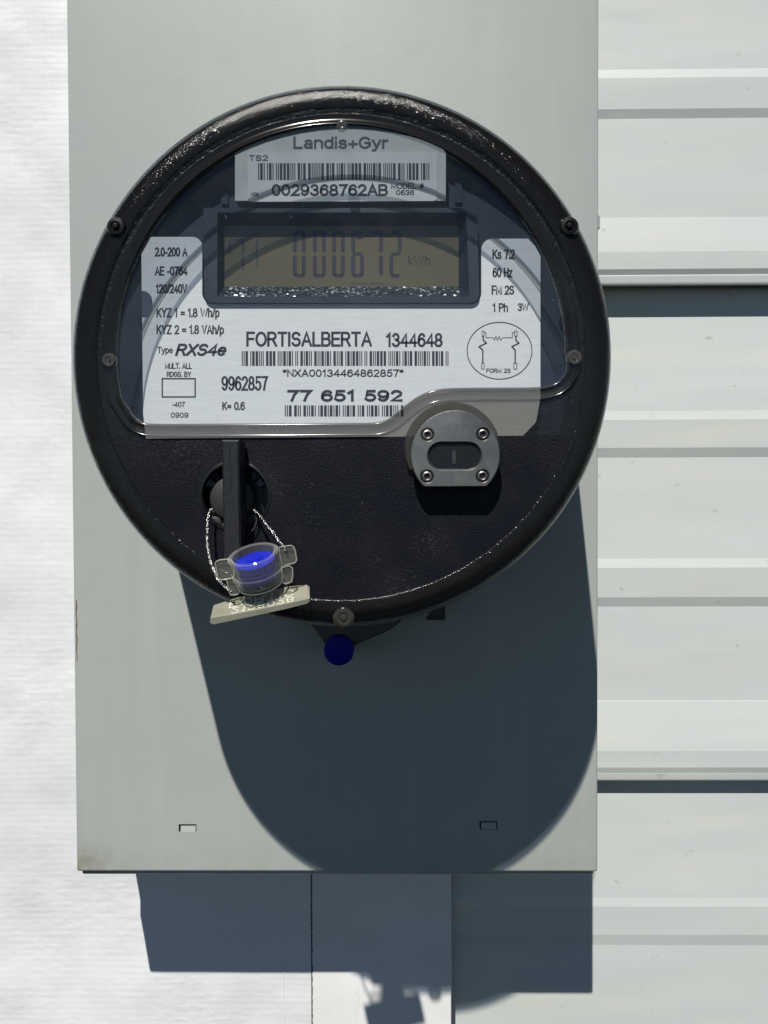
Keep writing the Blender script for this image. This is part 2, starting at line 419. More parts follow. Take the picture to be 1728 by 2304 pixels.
for pts in (
    [(-420, 79), (-330, 79), (157, 74.0), (162, 73.6), (176, 72.7), (246, 72.7), (268, 74.1), (490, 72.6), (494, 72.4), (545, 70.2), (567, 69.4), (606, 69.4), (619, 70.6), (622, 70.5), (636, 70.9), (640, 71.2), (642, 71.7), (643, 75)],
    [(600, 82.4), (712, 82.2), (925, 77.6), (945, 76.5), (1008, 76.5), (1030, 77.9), (1257, 74.6), (1278, 73.4), (1344, 73.4), (1365, 74.8), (1575, 73.4), (1579, 73.2), (1690, 69.6), (1727, 69.6), (1739, 70.5), (1741, 70.5), (1752, 70.9), (1755, 71.1), (1757, 71.6), (1758, 76.5)],
    [(1715, 78.6), (1802, 78.2), (2020, 75.2), (2040, 74.5), (2103, 74.5), (2126, 75.4), (2500, 74.4), (2800, 73)]):
    V, F = siding(pts); o = mesh_obj('siding_panel', V, F, M['siding'], wall); autosmooth(o, 4)
seat(wall)
# woven sheeting on the left: gently rippled
wrap = thing('woven_sheeting', 'white woven plastic sheeting hanging on the wall left of and behind the box', 'sheeting', (-200, YB, -150))
mb = MB(); nx, nz = 90, 150
xa, xb = -420.0, XZ(700, 2100, YB)[0]; za, zb = -420.0, 330.0
from mathutils import noise as mnoise
vs = []
for j in range(nz+1):
    for i in range(nx+1):
        x = xa+(xb-xa)*i/nx; z = za+(zb-za)*j/nz
        e = min(1, (xb-x)/60.0)
        y = YB-1.2+e*(1.6*mnoise.noise(Vector((x*.011, z*.008, 1)))+.5*mnoise.noise(Vector((x*.03, z*.05, 4))))
        xc = -143+1.5*math.sin(z*.02)
        y -= 0.9*math.exp(-((x-xc)/1.5)**2)*(0.6+.4*math.sin(z*.05)) if x < -100 else 0
        vs.append((x, y, z))
fs = [(j*(nx+1)+i, j*(nx+1)+i+1, (j+1)*(nx+1)+i+1, (j+1)*(nx+1)+i) for j in range(nz) for i in range(nx)]
mb.add(vs, fs); n0 = len(vs)
mb.add([(a[0], YB+2.2, a[2]) for a in vs], fs)
# hems joining the front to the back
rim_i = [i for i in range(nx+1)]+[j*(nx+1)+nx for j in range(1, nz+1)]+[nz*(nx+1)+i for i in range(nx-1, -1, -1)]+[j*(nx+1) for j in range(nz-1, 0, -1)]
mb.add([vs[i] for i in rim_i]+[(vs[i][0], YB+2.2, vs[i][2]) for i in rim_i], [(k, (k+1) % len(rim_i), len(rim_i)+(k+1) % len(rim_i), len(rim_i)+k) for k in range(len(rim_i))])
mb.build('sheet', M['wrap'], wrap, 60)
mb = MB(); xf = XZ(638, 2100, YB)[0]; mb.tube([(xf+.2*math.sin(z*.07), YB-1.2, z) for z in range(-420, 200, 12)], .22, 6)
mb.build('fold_line', M['board'], wrap)
seat(wrap)
# trim board with its stitched seam
xs = XZ(702, 2100, YB)[0]; xe = XZ(1015, 2100, YB)[0]
board = thing('trim_board', 'white vertical trim board with stained seam below the box', 'board', ((xs+xe)/2, YB, -200))
mb = MB(); mb.slab(rrect(xs+.04, xe, -420, 200, .3, 2), YB-1.6, YB+9, ch=.4); mb.build('board', M['board'], board, 50)
mb = MB()
z = -420.0
while z < -190:
    L = random.uniform(1.5, 6); o_ = random.uniform(-.12, .12); wd = random.uniform(.12, .5)
    mb.box(xs+o_-wd/2, xs+.15+o_+wd/2, YB-1.65-random.uniform(.0, .2), YB-1.3, z, z+L*random.uniform(.35, .8)); z += L
mb.build('seam', M['seam'], board)
seat(board)
bk = MB(); bk.box(-440, 640, 84, 88, -440, 360); o = bk.build('wall_backing', M['backing']); o['kind'] = 'structure'

# ------------------------------------------------------------------ the grey box
bl = P(172, 1950, 0); tr = P(1346, 0, 0)
X0, X1 = (XZ(150, 0, 0)[0]+bl.x)/2, XZ(1346, 1000, 0)[0]
ZB = (P(172, 1966, 0).z+P(1345, 1957, 0).z)/2; ZT = 300.0
box = thing('meter_box', 'tall grey green painted metal box carrying the round meter', 'meter box', ((X0+X1)/2, 0, ZB))
def slot_rect(cx, cy, wpx=40, hpx=19):
    a = XZ(cx-wpx/2, cy-hpx/2, 0); b = XZ(cx+wpx/2, cy+hpx/2, 0); return [(a[0], b[1]), (b[0], b[1]), (b[0], a[1]), (a[0], a[1])]
slots = [slot_rect(422, 1864), slot_rect(1099, 1857)]
out = round_poly([(X0, ZB), (X1, ZB), (X1, ZT), (X0, ZT)], [.9]*4, 3)
mb = MB()
o1 = offset(out, -.9); o2 = offset(out, -.45); o3 = offset(out, -.12)
hole = circle(0, 0, 82, 96)
mb.tri([o1]+slots+[hole], 0.0)
mb.wall(o1, 0, o2, .12); mb.wall(o2, .12, o3, .45); mb.wall(o3, .45, out, 1.0); mb.wall(out, 1.0, out, 22)
for s_ in slots: mb.wall(s_, 0, s_, 1.6)
mb.build('cover', M['box'], box, 50)
body = offset(out, -2.2)
mb = MB(); mb.slab(body, 6.0, YB+1.0); mb.build('body', M['box'], box)
mb = MB(); lo = XZ(182, 1964, 1.5); hi = XZ(1338, 1955, 1.5)
mb.slab(round_poly([(X0+1.9, ZB-2.0), (X1-1.6, ZB-2.0), (X1-1.6, ZB-.1), (X0+1.9, ZB-.1)], [.8, .8, 0, 0], 3), 1.6, 20, ch=.3)
mb.build('bottom_lip', M['box'], box, 50)
for s_ in slots:
    x0_, x1_, z0_, z1_ = s_[0][0], s_[1][0], s_[0][1], s_[2][1]
    mb = MB(); mb.add([(x0_+.8, .15, z0_+.15), (x1_-.5, .15, z0_+.15), (x1_-.5, .7, z1_-.9), (x0_+.8, .7, z1_-.9), (x0_+.8, .9, z0_+.15), (x1_-.5, .9, z0_+.15), (x1_-.5, 1.5, z1_-.9), (x0_+.8, 1.5, z1_-.9)],
        [(0,1,2,3), (4,7,6,5), (0,3,7,4), (1,5,6,2), (0,4,5,1), (3,2,6,7)])
    mb.build('pressed_tab', M['box'], box)
# side catch
a = P(1347, 470, 24); b = P(1352, 522, 24)
mb = MB(); mb.add([(X1-.3, 16, a.z+4), (X1-.3, 30, a.z+4), (X1+.2, 16, a.z), (X1+.2, 30, a.z), (X1+5.6, 18, b.z+5), (X1+5.6, 28, b.z+5), (X1+5.6, 18, b.z), (X1+5.6, 28, b.z), (X1-.3, 16, b.z), (X1-.3, 30, b.z)],
    [(0,1,3,2), (2,3,5,4), (4,5,7,6), (6,7,9,8), (0,2,4,6,8), (1,9,7,5,3), (0,8,9,1)])
mb.build('side_catch', M['box'], box)
mb = MB(); zt = P(176, 1350, 0).z; zb_ = P(178, 1487, 0).z; n = 24; l1 = []; r1 = []
for k in range(n+1):
    z = zt+(zb_-zt)*k/n; cx = X0+1.25+.12*math.sin(k*.9)+.1*random.random(); ww = .16+.16*random.random()
    l1.append((cx-ww, z)); r1.append((cx+ww, z))
mb.slab(l1+r1[::-1], -.06, .05); mb.build('rust_streak', M['rust'], box)
seat(box)

# ------------------------------------------------------------------ sealing ring and its blue plug
PC = P(762, 1465, -34)
ring = thing('sealing_ring', 'dull dark ring clamping the foot of the round meter to the box', 'ring', (0, 0, 0))
mb = MB(); mb.lathe([(80, -.1), (95, -.1), (96.3, -2), (96.3, -19), (95, -21), (92, -21), (80, -21)], -2.5, 0, seg=128); mb.build('clamp_band', M['ring'], ring, 40)
mb = MB(); lug = [(-24, -92.0), (-17, -100), (PC.x-5.8, PC.z+1), (PC.x-5.4, PC.z-4), (PC.x, PC.z-7.0), (PC.x+5.4, PC.z-4), (PC.x+5.8, PC.z+1), (16, -101), (24, -92), (0, -95)]
mb.slab(ccw([tuple(v) for v in catmull([Vector(p) for p in lug], 4, True)]), -29.2, -6, ch=.6); mb.build('screw_lug', M['ring'], ring, 40)
a = P(970, 1374, -20)
mb = MB(); mb.slab([(a.x, a.z+9), (a.x+6, a.z+9), (a.x+6, a.z-4), (a.x-2, a.z-4), (a.x, a.z-1.5)], -21, -14); mb.build('hook', M['black'], ring)
mb = MB(); b_ = P(870, 1395, -20); mb.box(b_.x-3, b_.x+3, -22, -15, b_.z-1.5, b_.z+9); mb.build('hook', M['black'], ring)
seat(ring)
mb = MB(); pr = 34*mm_per_px(-34)
mb.lathe([(0, -34.0), (pr*.86, -34.0), (pr*.96, -33.7), (pr, -33.2), (pr, -29.5), (0, -29.5)], PC.x, PC.z, 48)
o = mb.build('seal_plug', M['plug'], None, 30)
o['label'] = 'round deep blue plug in the shade under the meter'; o['category'] = 'seal'

# ------------------------------------------------------------------ the meter
meter = thing('electricity_meter', 'round black smart electricity meter with white faceplate and digital display', 'meter', (0, -40, 0))
LX = lambda l, y: [XZ(p[0], p[1], y) for p in l]
# inner edge of the raised window frame, read round the window at y=-104
YF = -104.0
RI = 72.6
def ang(px, py):
    x, z = XZ(px, py, YF); return math.atan2(z, x)
aR, aL = ang(1281, 800), ang(277, 893)
if aL < 0: aL += 2*math.pi
arc = circle(0, 0.6, RI, 120, aR, aL)
low = LX([(284, 918), (294, 934), (308, 946), (328, 953), (360, 954.5), (420, 954.5), (520, 954), (640, 953.5), (760, 952.5), (835, 952), (856, 949.5), (876, 942), (897, 926), (920, 907), (944, 891), (970, 880), (1002, 874.5), (1050, 873), (1130, 872.5), (1200, 872), (1230, 869), (1254, 860), (1270, 845), (1278, 826)], YF)
seq = [Vector(arc[-2]), Vector(arc[-1])]+[Vector(p) for p in low]+[Vector(arc[0]), Vector(arc[1])]
sm = catmull(seq, 5)[5:-5]
path = ccw([tuple(p) for p in arc[:-1]]+[tuple(p) for p in sm][:-1])
# drop near-duplicates
pp = [path[0]]
for p in path[1:]:
    if (Vector(p)-Vector(pp[-1])).length > .25: pp.append(p)
path = pp
def sweep(sec):
    n = len(path); m = len(sec); vs = []
    nor = []
    for i in range(n):
        a, c = Vector(path[i-2]), Vector(path[(i+2) % n]); e = (c-a).normalized(); nor.append(Vector((e.y, -e.x)))
    for i in range(n):
        for u, y in sec: vs.append((path[i][0]+nor[i].x*u, y, path[i][1]+nor[i].y*u))
    return vs, [(i*m+j, ((i+1) % n)*m+j, ((i+1) % n)*m+j+1, i*m+j+1) for i in range(n) for j in range(m-1)], nor
W = 4.3
vs, fs, nor = sweep([(-.3, -101.9), (-.3, -102.6), (-.1, -103.6), (.15, -103.95), (.45, -104.0), (.8, -103.8), (1.05, -103.5), (3.3, -103.15), (3.55, -103.3), (3.85, -103.15), (4.15, -102.6), (W, -101.8)])
mb = MB(); mb.add(vs, fs); wf = mb.build('window_frame', M['ridgetop'], meter, 50)
wf.data.materials.append(M['ridge'])
for p_ in wf.data.polygons:
    if p_.center.z < -.0105 and p_.center.x > -.066: p_.material_index = 1
pane = [(p[0]-n_.x*.3, p[1]-n_.y*.3) for p, n_ in zip(path, nor)]
mb = MB(); mb.slab(pane, -102.0, -101.75); mb.build('window_pane', M['pane'], meter)
oute = [(p[0]+n_.x*W, p[1]+n_.y*W) for p, n_ in zip(path, nor)]
# rim of the cover
mb = MB()
prof = [(95.2, -21.5), (95.0, -24), (91.8, -60), (88.6, -96.0)]
for k in range(0, 15):
    t = R(98*k/14); prof.append((81.6+6.9*math.cos(t), -96.6-6.7*math.sin(t)))
prof += [(80.1, -103.2), (79.2, -103.05), (78.9, -102.9), (78.75, -102.3)]
mb.lathe(prof, seg=200); mb.build('cover_rim', M['rim'], meter, 50)
# frosted band between frame and rim above the shoulder line, pebbled panel below it
lz0 = XZ(200, 988, -102); lz1 = XZ(1340, 979, -102)
sl_ = (lz1[1]-lz0[1])/(lz1[0]-lz0[0])
def line_z(x): return lz0[1]+sl_*(x-lz0[0])
RO = 79.4
def hit(side):
    x = side*math.sqrt(RO*RO-line_z(side*65)**2)
    for _ in range(10): x = side*math.sqrt(RO*RO-line_z(x)**2)
    return math.atan2(line_z(x), x)
aa, ab = hit(1), hit(-1)
up_arc = circle(0, 0, RO, 120, aa, ab+2*math.pi if ab < aa else ab)
mb = MB(); mb.slab(up_arc, -102.15, -102.05, holes=[oute], back=False); mb.build('frosted_band', M['strip'], meter)
lo_arc = circle(0, 0, RO, 90, (ab if ab > 0 else ab+2*math.pi), 2*math.pi+aa)
KC = XZ(529, 1117, -102); KR = 75*mm_per_px(-102)
knob_hole = circle(KC[0], KC[1], KR, 48)
mb = MB(); mb.slab(ccw(lo_arc), -102.3, -98.5, holes=[knob_hole]); mb.build('lower_panel', M['lower'], meter)
lo2 = circle(0, 0, 87.2, 90, math.atan2(line_z(80)-.2, 80), 0)  # placeholder, replaced below
a_ = math.asin((line_z(86)-.3)/87.3); b_ = math.pi-math.asin((line_z(-86)-.3)/87.3)
lo2 = circle(0, 0, 87.5, 90, b_, 2*math.pi+a_)
mb = MB(); mb.slab(ccw(lo2), -98.4, -87, holes=[circle(KC[0], KC[1], KR+.05, 48)]); mb.build('lower_block', M['black'], meter)
mb = MB(); mb.lathe([(0, -83.7), (78.2, -83.7), (78.2, 2), (0, 2)], seg=128); mb.build('chassis', M['navy'], meter, 40)
mb = MB()
for a0_, a1_, ye in ((0, 2*math.pi, -97.2),):
    mb.lathe([(78.3, 2), (78.3, -83.9), (87.6, -83.9), (87.8, ye+.3), (88.1, ye), (88.3, ye+1), (94.6, -22), (82, 2)], seg=90, a0=a0_, a1=a1_)
mb.build('inner_sleeve', M['black'], meter, 40)

# knob recess: cup, dome, teeth
YP = -102.3
mb = MB(); mb.lathe([(KR+1.0, YP-.05), (KR+.6, YP-.35), (KR+.1, YP-.35), (KR-.25, YP+.2), (KR-.5, -94.5), (0, -94.5)], KC[0], KC[1], 64); mb.build('knob_recess', M['black'], meter, 40)
dc = XZ(521, 1121, -100); s7 = mm_per_px(-100)
mb = MB(); mb.lathe([(0, -101.2), (3, -101.1), (5.6, -100.7), (6.9, -100.1), (7.3, -99.4), (7.2, -94.6)], dc[0], dc[1], 48); mb.build('knob_dome', M['dome'], meter, 30)
for k, a in enumerate((28, 48, 70, 112, 134, 152)):
    t = R(a); mb = MB()
    u = Vector((math.cos(t), 0, math.sin(t))); v = Vector((-math.sin(t), 0, math.cos(t))); c = Vector((KC[0], 0, KC[1]))
    pts = []
    for rr, ww in ((KR-.7, 1.3), (KR-3.0, .8)):
        for sg in (-1, 1):
            for yy in (-102.0 if rr > KR-2 else -100.0, -94.6): q = c+u*rr+v*(ww*sg); pts.append((q.x, yy, q.z))
    mb.add(pts, [(0,1,3,2), (4,6,7,5), (0,4,5,1), (2,3,7,6), (0,2,6,4), (1,5,7,3)]); mb.build('ratchet_tooth', M['navy'], meter)
for px, py, r_ in ((484, 1178, 2.4), (563, 1172, 2.2), (515, 1190, 2.6)):
    c = XZ(px, py, -99); mb = MB(); mb.lathe([(0, -100.6), (r_*.7, -100.5), (r_, -99.8), (r_, -94.6)], c[0], c[1], 20); mb.build('ratchet_lug', M['dome'], meter, 40)
# lever
def barpts(pxs, y): return [P(a, b, y) for a, b in pxs]
f0 = barpts([(502, 993), (534, 993), (538, 1258), (508, 1258)], -113.5)
f1 = barpts([(499, 990), (539, 990), (543, 1262), (505, 1262)], -112.6)
f2 = [Vector((p.x, -103.5 if i < 2 else -103.5, p.z)) for i, p in enumerate(f1)]
mb = MB(); V = f0+f1+f2
# groove down the front upper half
mb.add(V, [(0,1,2,3)]+[(i, (i+1) % 4, 4+(i+1) % 4, 4+i) for i in range(4)]+[(4+i, 4+(i+1) % 4, 8+(i+1) % 4, 8+i) for i in range(4)]+[(8,9,10,11)])
lever = mb.build('lever', M['lever'], meter)
mb = MB(); g0 = P(516.5, 996, -113.5); g1 = P(519, 1105, -113.5)
mb.tube([(g0.x, -113.45, g0.z), (g1.x, -113.45, g1.z)], .14, 6); mb.build('moulding_line', M['black'], lever)
mb = MB(); h = P(520, 1120, -104); mb.box(h.x-2.0, h.x+2.0, -103.6, -99.5, h.z-9, h.z+9); mb.build('lever_hub', M['black'], lever)

# face plate
YFP = -88.0
pl = LX([(318, 572), (340, 533), (455, 533), (455, 684), (1083, 684), (1083, 537), (1188, 537), (1204, 554), (1216, 576), (1216, 895), (1206, 950), (1165, 992), (330, 1003), (322, 930)], YFP)
px = mm_per_px(YFP)
pl = round_poly(pl, [0, 0, 22*px, 24*px, 24*px, 24*px, 0, 0, 0, 6*px, 20*px, 20*px, 12*px, 0], 7)
mb = MB(); mb.slab(ccw(pl), YFP, YFP+.8); plate = mb.build('faceplate', M['plate'], meter)
up = LX([(529, 345), (1003, 345), (1003, 452), (529, 452)], YFP)
topz = XZ(770, 262, YFP)[1]
upl = ccw(LX([(529, 452)]+[(x_, 790-math.sqrt(507**2-(x_-770)**2)) for x_ in range(529, 1004, 26)]+[(1003, 345), (1003, 452)], YFP))
YUP = -90.0
upl = [XZ(864+FPX*(CAMP(x_, YFP, z_)[0]), 1152-FPX*CAMP(x_, YFP, z_)[1], YUP) for x_, z_ in upl]
mb = MB(); mb.slab(upl, YUP-.2, -83.8); uplate = mb.build('upper_plate', M['upper'], meter)
a = XZ(557, 450, YFP); b = XZ(983, 344, YFP)
YS = YUP-.45
mb = MB(); mb.slab(round_poly([(XZ(557, 454, YS)[0], XZ(557, 454, YS)[1]), (XZ(984, 450, YS)[0], XZ(984, 452, YS)[1]), XZ(983, 343, YS), XZ(558, 345, YS)], [9*px, 9*px, 2*px, 2*px], 5), YS, YUP-.15); stick = mb.build('serial_label', M['sticker'], uplate)
for xx in (500, 1034):
    c = XZ(xx, 400, -88); mb = MB(); mb.box(c[0]-1.2, c[0]+1.2, -84.5, -83.6, XZ(0, 455, -88)[1], XZ(0, 345, -88)[1]); mb.build('guide_rib', M['bezel'], meter)

# lettering -------------------------------------------------------
def EL(cx, cz, rx, rz, a0, a1, n=None):
    n = n or max(6, int(abs(a1-a0)/15))
    return [(cx+rx*math.cos(R(a0+(a1-a0)*k/n)), cz+rz*math.sin(R(a0+(a1-a0)*k/n))) for k in range(n+1)]
GL = {
 '0': (.56, [EL(.28, .5, .28, .5, 90, 450)]), '1': (.34, [[(.02, .78), (.24, 1.0), (.24, 0)]]),
 '2': (.56, [EL(.28, .72, .26, .28, 165, -30)+[(.02, 0), (.56, 0)]]),
 '3': (.56, [EL(.27, .745, .24, .255, 160, -80)+EL(.27, .26, .28, .26, 85, -160)]),
 '4': (.58, [[(.45, 0), (.45, 1), (.0, .28), (.58, .28)]]),
 '5': (.56, [[(.52, 1), (.12, 1), (.05, .50)]+EL(.27, .32, .28, .32, 130, -155)]),
 '6': (.56, [EL(.30, .72, .24, .28, 25, 90)+EL(.30, .5, .28, .5, 100, 180)+EL(.29, .31, .27, .31, 180, 540)]),
 '7': (.54, [[(.0, 1), (.54, 1)]+[(.34, .6), (.20, 0)]]),
 '8': (.56, [EL(.28, .75, .23, .25, 270, 630), EL(.28, .26, .28, .26, 90, 450)]),
 '9': (.56, [EL(.26, .28, .24, .28, 205, 270)+EL(.26, .5, .28, .5, 280, 360)+EL(.27, .69, .27, .31, 0, 360)]),
 'A': (.68, [[(0, 0), (.34, 1), (.68, 0)], [(.12, .33), (.56, .33)]]),
 'B': (.60, [[(.35, 1), (0, 1), (0, 0), (.35, 0)], EL(.35, .76, .20, .24, 90, -90)+[(0, .52)], [(.33, .52)]+EL(.35, .26, .25, .26, 90, -90)]),
 'D': (.64, [[(.28, 0), (0, 0), (0, 1), (.28, 1)], EL(.28, .5, .36, .5, 90, -90)]),
 'E': (.56, [[(.56, 1), (0, 1), (0, 0), (.56, 0)], [(0, .52), (.50, .52)]]),
 'F': (.52, [[(.52, 1), (0, 1), (0, 0)], [(0, .52), (.46, .52)]]),
 'G': (.70, [EL(.36, .5, .36, .5, 40, 335)+[(.70, .28), (.70, .48), (.38, .48)]]),
 'H': (.60, [[(0, 0), (0, 1)], [(.6, 0), (.6, 1)], [(0, .52), (.6, .52)]]),
 'I': (.08, [[(.04, 0), (.04, 1)]]),
 'K': (.62, [[(0, 0), (0, 1)], [(.58, 1), (0, .38)], [(.2, .58), (.62, 0)]]),
 'L': (.50, [[(0, 1), (0, 0), (.50, 0)]]), 'M': (.74, [[(0, 0), (0, 1), (.37, .1), (.74, 1), (.74, 0)]]),
 'N': (.62, [[(0, 0), (0, 1), (.62, 0), (.62, 1)]]), 'O': (.74, [EL(.37, .5, .37, .5, 90, 450)]),
 'P': (.58, [[(0, 0), (0, 1), (.32, 1)]+EL(.32, .74, .26, .26, 90, -90)+[(0, .48)]]),
 'R': (.62, [[(0, 0), (0, 1), (.34, 1)]+EL(.34, .75, .24, .25, 90, -90)+[(0, .50)], [(.34, .50), (.62, 0)]]),
 'S': (.60, [EL(.30, .75, .27, .25, 20, 250)+EL(.30, .27, .29, .27, 80, -160)]),
 'T': (.60, [[(0, 1), (.60, 1)], [(.30, 1), (.30, 0)]]),
 'U': (.62, [[(0, 1)]+EL(.31, .30, .31, .30, 180, 360)+[(.62, 1)]]),
 'V': (.64, [[(0, 1), (.32, 0), (.64, 1)]]), 'W': (1.06, [[(0, 1), (.26, 0), (.53, .92), (.80, 0), (1.06, 1)]]),
 'X': (.64, [[(0, 1), (.64, 0)], [(0, 0), (.64, 1)]]), 'Y': (.64, [[(0, 1), (.32, .45), (.64, 1)], [(.32, .45), (.32, 0)]]),
 'Z': (.60, [[(.02, 1), (.58, 1), (0, 0), (.60, 0)]]),
 'a': (.50, [EL(.26, .56, .20, .16, 160, 0)+[(.46, 0)], EL(.22, .20, .22, .19, 40, 320)]),
 'd': (.50, [EL(.25, .36, .25, .36, 0, 360), [(.50, 1), (.50, 0)]]),
 'e': (.52, [[(.03, .38), (.52, .38)]+EL(.26, .36, .26, .36, 5, 320)]),
 'h': (.48, [[(0, 0), (0, 1)], [(0, .44)]+EL(.24, .46, .24, .26, 180, 0)+[(.48, 0)]]),
 'i': (.06, [[(.03, 0), (.03, .60)], [(.03, .93), (.03, 1.0)]]), 'k': (.46, [[(0, 0), (0, 1)], [(.42, .72), (0, .28)], [(.14, .42), (.46, 0)]]),
 'n': (.48, [[(0, 0), (0, .72)], [(0, .44)]+EL(.24, .46, .24, .26, 180, 0)+[(.48, 0)]]),
 'p': (.50, [[(0, -.28), (0, .72)], EL(.25, .36, .25, .36, 0, 360)]), 'r': (.28, [[(0, 0), (0, .72)], [(0, .42)]+EL(.24, .42, .24, .29, 180, 80)]),
 's': (.46, [EL(.23, .54, .20, .18, 20, 250)+EL(.23, .19, .22, .19, 80, -160)]),
 'y': (.50, [[(0, .72), (.26, .02)], [(.50, .72), (.24, 0), (.16, -.22), (.0, -.26)]]), 'z': (.44, [[(0, .72), (.44, .72), (0, 0), (.44, 0)]]),
 '.': (.08, [[(.04, 0), (.04, .10)]]), '-': (.30, [[(0, .38), (.30, .38)]]), '/': (.30, [[(0, 0), (.30, 1)]]), '=': (.50, [[(0, .30), (.5, .30)], [(0, .56), (.5, .56)]]),
 '*': (.32, [[(.16, 1), (.16, .62)], [(0, .90), (.32, .72)], [(0, .72), (.32, .90)]]), '+': (.52, [[(0, .36), (.52, .36)], [(.26, .08), (.26, .64)]]),
 '#': (.56, [[(.10, 0), (.20, 1)], [(.36, 0), (.46, 1)], [(0, .34), (.54, .34)], [(.02, .68), (.56, .68)]]), ' ': (.26, []),
}
def layout(s, gap=.17):
    x = 0; st = []
    for ch in s:
        w_, g = GL[ch]
        for ln in g: st.append([(x+a, b) for a, b in ln])
        x += w_+gap
    return st, x-gap
def ribbon(mb, pts, hw, y, th):
    """flat stroke of half-width hw along 2d points (mm)"""
    q = [pts[0]]
    for p in pts[1:]:
        if (Vector(p)-Vector(q[-1])).length > 1e-4: q.append(p)
    n = len(q); closed = (Vector(q[0])-Vector(q[-1])).length < 1e-3 and n > 3
    Lp, Rp = [], []
    for i in range(n):
        b = Vector(q[i])
        a = Vector(q[i-1]) if i > 0 else (Vector(q[n-2]) if closed else None); c = Vector(q[i+1]) if i < n-1 else (Vector(q[1]) if closed else None)
        d1 = (b-a).normalized() if a is not None else None; d2 = (c-b).normalized() if c is not None else None
        if d1 is None: d1 = d2; b = b-d2*hw*.9
        if d2 is None: d2 = d1; b = b+d1*hw*.9
        n1 = Vector((-d1.y, d1.x)); n2 = Vector((-d2.y, d2.x)); m_ = n1+n2
        m_ = m_/max(m_.length_squared/2, .30)
        Lp.append(b+m_*hw); Rp.append(b-m_*hw)
    V = [(p.x, y, p.y) for p in Lp]+[(p.x, y, p.y) for p in Rp]+[(p.x, y+th, p.y) for p in Lp]+[(p.x, y+th, p.y) for p in Rp]
    F = []
    for i in range(n-1):
        F += [(i, i+1, n+i+1, n+i), (2*n+i, 3*n+i, 3*n+i+1, 2*n+i+1), (i, 2*n+i, 2*n+i+1, i+1), (n+i, n+i+1, 3*n+i+1, 3*n+i)]
    if not closed: F += [(0, n, 3*n, 2*n), (n-1, 3*n-1, 4*n-1, 2*n-1)]
    mb.add(V, F)
def text(s, x0, x1, yt, yb, y, parent, mat, sw=2.2, shear=0.0, name='lettering', gap=.21):
    """lettering drawn as strokes sw photograph pixels wide between x0..x1, cap line yt, base line yb"""
    sw = min(sw*1.28, .17*(yb-yt)) if yb-yt < 25 else sw*1.28; st, wd = layout(s, gap); h = sw/2; mb = MB(); hw = sw/2*mm_per_px(y)
    for k, ln in enumerate(st):
        pts = []
        for a, b in ln:
            pyy = (yb-h)+((yt+h)-(yb-h))*b; pxx = (x0+h)+(x1-x0-2*h)*(a/wd)+shear*(yb-yt)*(b-.0)
            pts.append(XZ(pxx, pyy, y))
        ribbon(mb, pts, hw, y-.004*(k % 3), .05)
    return mb.build(name, mat, parent)
ink = M['ink']
YT = YFP-.06
for a in (
    ('2.0-200 A', 348, 422, 556, 577, 2.7), ('AE -0764', 348, 422, 599, 620, 2.7), ('120/240V', 350, 421, 639, 660, 2.7),
    ('KYZ 1 = 1.8 Wh/p', 352, 494, 693, 714, 2.5), ('KYZ 2 = 1.8 VAh/p', 352, 504, 731, 752, 2.5), ('Type', 354, 389, 780, 795, 1.8),
    ('MULT. ALL', 371, 432, 817, 830, 1.9), ('RDGS. BY', 375, 430, 836, 848, 1.9), ('-407', 387, 416, 904, 916, 1.5), ('0909', 384, 424, 928, 940, 2.2),
    ('9962857', 498, 603, 846, 879, 3.6), ('K= 0.6', 500, 551, 904, 923, 2.4), ('FORTISALBERTA', 554, 837, 746, 780, 4.2), ('1344648', 868, 996, 749, 781, 4.0),
    ('*NXA00134464862857*', 636, 908, 831, 848, 2.6), ('77 651 592', 646, 906, 877, 904, 4.8),
    ('Ks 7.2', 1108, 1159, 561, 583, 2.6), ('60 Hz', 1108, 1153, 602, 624, 2.6), ('FM 2S', 1106, 1157, 642, 663, 2.6), ('1 Ph', 1108, 1143, 682, 702, 2.4), ('3W', 1165, 1190, 682, 700, 2.3),
    ('FORM 2S', 1094, 1149, 829, 839, 1.4)):
    text(a[0], a[1], a[2], a[3], a[4], YT, plate, ink, a[5])
text('RXS4e', 394, 507, 773, 801, YT, plate, ink, 4.4, .25)
YU = YUP-.26
text('Landis+Gyr', 660, 874, 307, 335, YU, uplate, M['grey_ink'], 4.0)
YL = YS-.05
text('TS2', 560, 603, 349, 362, YL, uplate, ink, 2.8); text('0029368762AB', 611, 873, 414, 441, YL, uplate, ink, 4.0)
text('MODEL #', 880, 954, 412, 425, YL, uplate, ink, 2.2); text('0636', 891, 932, 427, 439, YL, uplate, ink, 2.0); text('-156', 562, 582, 433, 442, YL, uplate, ink, 1.3)
def quad_px(mb, x0, x1, y0, y1, y, th=.04):
    a = XZ(x0, y1, y); b = XZ(x1, y0, y); mb.box(a[0], b[0], y, y+th, a[1], b[1])
def barcode(x0, x1, y0, y1, y, parent, seed):
    rnd = random.Random(seed); mb = MB(); mods = []; tot = 0
    # groups of five bars, two of them wide, as in a code of that family
    n = int((x1-x0)/31); 
    for g in range(n):
        wide = set(rnd.sample(range(5), 2)); sw = rnd.randrange(4)
        for k in range(5):
            mods.append((1, 2.7 if k in wide else 1.0)); tot += mods[-1][1]
            g_ = 2.5 if k == sw else 1.0; mods.append((0, g_)); tot += g_
    mods = mods[:-1]; tot -= 1.0
    u = (x1-x0)/sum(m_[1] for m_ in mods); x = x0
    for b, w_ in mods:
        if b: quad_px(mb, x, x+w_*u*.97, y0, y1, y)
        x += w_*u
    return mb.build('barcode', ink, parent)
barcode(581, 966, 367, 405, YL, uplate, 3); barcode(544, 1009, 790, 823, YT, plate, 5); barcode(641, 908, 912, 937, YT, plate, 9)
